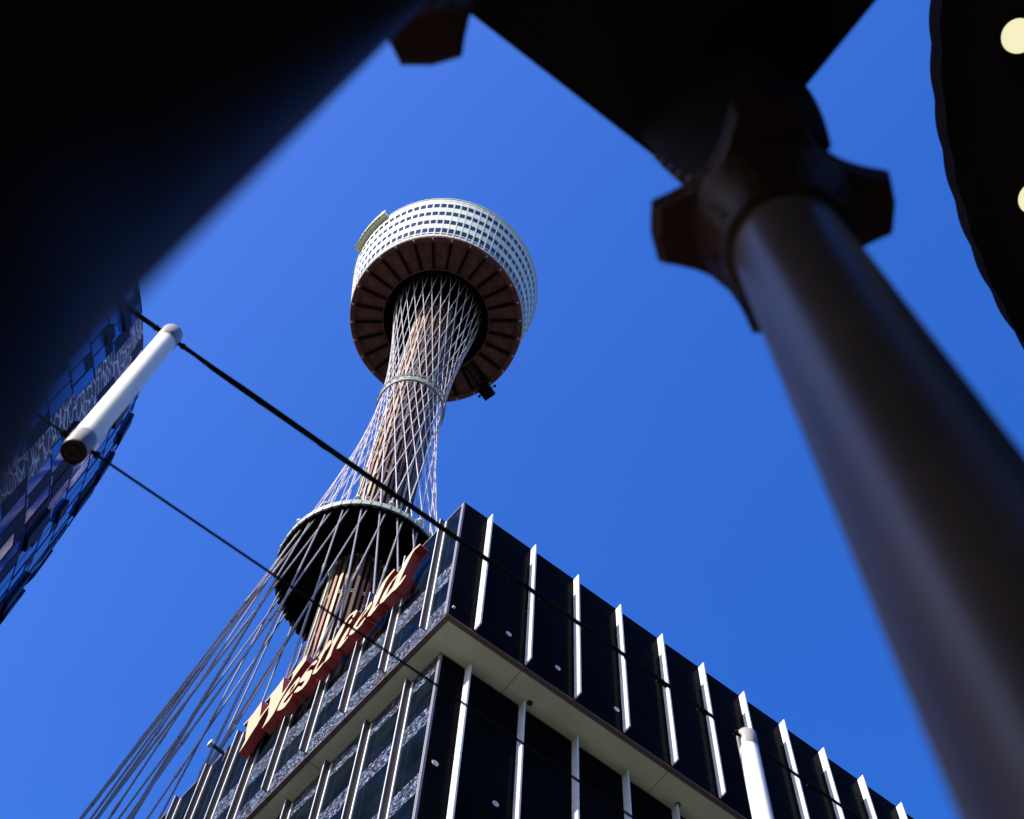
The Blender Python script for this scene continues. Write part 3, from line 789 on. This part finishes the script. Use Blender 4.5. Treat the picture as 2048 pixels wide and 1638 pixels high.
# ------------------------------------------------------------------ portico overhead, with its columns
CX, CY, LX = 1.05, .404, -.2190
ZAB = 1.7 + 4.235
def column(x, label, paint):
    c = thing("column", label, "column", (x, CY, 0), group="dark round columns carrying the portico roof")
    m = MB()
    m.lathe([(.196, .34), (.192, .42), (.188, 2.30), (.177, 2.42), (.164, 2.52), (.156, 2.64), (.154, 2.9), (.1525, 4.2), (.149, ZAB - .30)], n=64)
    m.build("shaft", MT[paint], c)
    m = MB()
    m.abox(-.26, .26, -.26, .26, 0.002, .12); m.lathe([(.001, .12), (.25, .12), (.262, .16), (.25, .2), (.2, .22), (.195, .25), (.215, .28), (.2, .31), (.17, .345), (.1, .345)], n=48)
    m.build("base", MT[paint], c)
    m = MB()
    m.lathe([(.147, ZAB - .34), (.176, ZAB - .325), (.181, ZAB - .30), (.174, ZAB - .275), (.158, ZAB - .26), (.160, ZAB - .18), (.178, ZAB - .10), (.212, ZAB - .045), (.232, ZAB - .005), (.1, ZAB - .001)], n=48)
    cap = m.build("capital", MT['capbrown'], c)
    # abacus: concave sides, cut horns
    pts = []
    hd, cut = .335, .085
    for k in range(4):
        d = pi / 4 + k * pi / 2
        D_ = Vector((cos(d), sin(d))); N_ = Vector((-D_.y, D_.x))
        p1 = D_ * hd + N_ * cut
        d2 = d + pi / 2; D2 = Vector((cos(d2), sin(d2))); N2 = Vector((-D2.y, D2.x))
        p2 = D2 * hd - N2 * cut
        pts.append(D_ * hd - N_ * cut); pts.append(D_ * (hd + .012)); 
        mid = (p1 + p2) / 2; inn = -mid.normalized()
        for t_ in [j / 8 for j in range(9)]:
            pts.append(p1.lerp(p2, t_) + inn * .060 * sin(pi * t_))
    # remove duplicated horn points
    out = []
    for p in pts:
        if not out or (p - out[-1]).length > 1e-4: out.append(p)
    if (out[0] - out[-1]).length < 1e-4: out.pop()
    m = MB()
    prof = [(.93, 0.0), (.97, .02), (.97, .05), (1.0, .055), (1.0, .10)]
    rings = [[Vector((p.x * s_, p.y * s_, ZAB + z)) for p in out] for s_, z in prof]
    n = len(out)
    for a, b_ in zip(rings, rings[1:]):
        for k in range(n): m.face([a[k], a[(k + 1) % n], b_[(k + 1) % n], b_[k]])
    ctr = Vector((0, 0, ZAB))
    for k in range(n):
        m.face([ctr, rings[0][(k + 1) % n], rings[0][k]])
        m.face([ctr + Zv * .10, rings[-1][k], rings[-1][(k + 1) % n]])
    m.build("abacus", MT['capbrown'], cap)
    # small carved leaves round the bell
    m = MB()
    for k in range(8):
        a = 2 * pi * (k + .5) / 8
        rr_ = Vector((cos(a), sin(a), 0)); tt = Vector((-sin(a), cos(a), 0))
        for j in range(3):
            b0_ = rr_ * (.158 + .018 * j) + Zv * (ZAB - .24 + .07 * j)
            m.face([b0_ - tt * (.035 - .008 * j), b0_ + rr_ * .03 + Zv * .06, b0_ + tt * (.035 - .008 * j), b0_ - rr_ * .01 - Zv * .02])
            m.face([b0_ - tt * (.035 - .008 * j), b0_ - rr_ * .01 - Zv * .02, b0_ + tt * (.035 - .008 * j), b0_ + Zv * .05 - rr_ * .02])
    m.build("leaf_carving", MT['capbrown'], cap)
    return c
column(CX, "dark bronze column at the portico's corner, crossing the right of the photo with its capital in full view", "bronzelit")
column(LX, "dark bronze column nearest the viewer, a blurred mass filling the upper left", "bronzeshaded")
PX, PY, PZ = 1.133, .605, 7.2
P = thing("portico", "dark portico roof overhead with its corner above the right-hand column", "portico", (0, 0, 0))
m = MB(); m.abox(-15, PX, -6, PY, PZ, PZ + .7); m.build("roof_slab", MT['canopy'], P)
for cx, top in ((CX, (.76, 1.124)), (LX, (-.50, -.10))):
    m = MB(); rings = []
    bx0, bx1, by0, by1 = cx - .24, cx + .01, .150, CY + .045
    tx0, tx1, ty0, ty1 = top[0], top[1], .082, .57
    for j in range(11):
        t_ = j / 10; e_ = 1 - (1 - t_) ** 1.5
        z = ZAB + .10 + (PZ - ZAB - .10) * t_
        L2 = lambda a, b_: a + (b_ - a) * e_
        rings.append([(L2(bx0, tx0), L2(by0, ty0), z), (L2(bx1, tx1), L2(by0, ty0), z), (L2(bx1, tx1), L2(by1, ty1), z), (L2(bx0, tx0), L2(by1, ty1), z)])
    for a, b_ in zip(rings, rings[1:]):
        for k in range(4): m.face([a[k], a[(k + 1) % 4], b_[(k + 1) % 4], b_[k]])
    m.face(rings[0][::-1]); m.face(rings[-1])
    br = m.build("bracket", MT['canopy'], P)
    m = MB()
    for j in range(5):      # carved chevrons on the street side
        t_ = .12 + .17 * j; e_ = 1 - (1 - t_) ** 1.5
        z = ZAB + .10 + (PZ - ZAB - .10) * t_; y = by1 + (ty1 - by1) * e_ - .005; xm = (bx0 + bx1) / 2 * (1 - e_) + (tx0 + tx1) / 2 * e_
        m.box((xm - .11, y, z), (.11, 0, -.08), (0, .03, 0), (0, 0, .05)); m.box((xm, y, z - .08), (.11, 0, .08), (0, .03, 0), (0, 0, .05))
    m.build("chevron_carving", MT['capbrown'], br)
SB = thing("rear_shade_block", "unseen sandstone building added for shading behind the portico, above and behind the viewer", "building", (-7, -8, 0))  # unseen block behind the portico, added for shading
m = MB()
m.abox(-8, 7.9, -8, 5.6, 0, 7.15); m.abox(-8, 7.9, -8, 5.6, 7.95, 26)
m.build("wall", MT['sandstone'], SB)
m = MB(); m.abox(-8.3, 8.0, 5.6, 5.9, 25.2, 26.3); m.build("shade_block_cornice", MT['sandstone'], SB)
for k in range(7):
    for z in (10, 15, 20):
        m = MB(); m.abox(-7 + k * 2.1, -5.8 + k * 2.1, 5.601, 5.66, z, z + 2.6); m.build("window", MT['tealglass'], SB)
NBd = thing("sun_shade_block", "unseen sandstone block added as a sun shade at the street's left side, outside the view", "building", (-28, -9, 0))  # added out of view to block direct sun on the columns and awning
m = MB(); m.abox(-12, 13, -11, 10.2, 0, 36); m.build("wall", MT['sandstone'], NBd)
for k in range(8):
    for z in (6, 11, 16, 21, 26, 31):
        m = MB(); m.abox(-11 + k * 3, -9.4 + k * 3, 10.201, 10.26, z, z + 2.8); m.build("window", MT['tealglass'], NBd)

# ------------------------------------------------------------------ scalloped awning at the right, with downlights
zr = 14.0; ZW = 1.7 + zr
p1, p2, p3 = Vector((3.31, -1.05)), Vector((4.50, .05)), Vector((6.15, .85))
def circ3(a, b, c):
    d = 2 * (a.x * (b.y - c.y) + b.x * (c.y - a.y) + c.x * (a.y - b.y))
    ux = (a.length_squared * (b.y - c.y) + b.length_squared * (c.y - a.y) + c.length_squared * (a.y - b.y)) / d
    uy = (a.length_squared * (c.x - b.x) + b.length_squared * (a.x - c.x) + c.length_squared * (b.x - a.x)) / d
    return Vector((ux, uy))
wc = circ3(p1, p2, p3); WR = (p1 - wc).length
SHB = thing("low_light_blocker", "unseen dark low block added to the right, behind the awning, to cut low light on the column", "building", (20, -6.5, 0))  # added out of view to block low light from the right
m = MB(); m.abox(-11, 16, -8, 7.6, 0, 15.2); m.build("wall", MT['canopy'], SHB)
m = MB()
for k in range(5): m.abox(-11.06, -11.001, -7 + k * 2.9, -5 + k * 2.9, 5, 8)
m.build("blocker_window", MT['tealglass'], SHB)
AW = thing("awning", "round dark awning with a scalloped edge and lit round downlights underneath", "awning", (wc.x, wc.y, 0))
m = MB(); n = 480
def wr(a): return WR + .024 * abs(sin(a * WR * pi / .50)) - .055
lo = [Vector((wr(2 * pi * k / n) * cos(2 * pi * k / n), wr(2 * pi * k / n) * sin(2 * pi * k / n), ZW)) for k in range(n)]
hi = [p + Zv * .45 for p in lo]
for k in range(n): m.face([lo[k], lo[(k + 1) % n], hi[(k + 1) % n], hi[k]])
m.face(hi); 
inn = [p * ((WR - .32) / hypot(p.x, p.y)) for p in lo]; inn = [Vector((p.x, p.y, ZW + .12)) for p in inn]
for k in range(n): m.face([lo[k], inn[k], inn[(k + 1) % n], lo[(k + 1) % n]])
m.face(inn[::-1])
for k in range(48):
    a = 2 * pi * k / 48; tt = Vector((-sin(a), cos(a), 0)); rr = Vector((cos(a), sin(a), 0))
    m.box(rr * 1.2 - tt * .03 + Zv * (ZW + .07), tt * .06, rr * (WR - 3.2), Zv * .04)
m.build("roof", MT['awning'], AW)
def on_aw(px, py):
    v = RGT * (px - 1024) + DWN * (py - 819) + FWD * FPX
    p = CAM + v * ((ZW + .1 - CAM.z) / v.z); return Vector((p.x - wc.x, p.y - wc.y))
d1, d2 = on_aw(2037, 72), on_aw(2070, 396)
a1_, a2_ = atan2(d1.y, d1.x), atan2(d2.y, d2.x); rl = (d1.length + d2.length) / 2
for k in range(-2, 5):
    a = a1_ + (a2_ - a1_) * k
    r_ = d1.length if k == 0 else (d2.length if k == 1 else rl)
    m = MB(); c = Vector((r_ * cos(a), r_ * sin(a), ZW + .119))
    m.tube([c, c - Zv * .02], .155, n=32); dl = m.build("downlight", MT['downlight'], AW)
    m = MB(); m.lathe([(.158, ZW + .119), (.158, ZW + .085), (.19, ZW + .085), (.19, ZW + .119)], c=(c.x, c.y), n=32, smooth=False); m.build("bezel", MT['awning'], dl)
m = MB(); m.tube([(0, 0, 0), (0, 0, ZW + .3)], [.22, .16], n=24); m.build("mast", MT['awning'], AW)
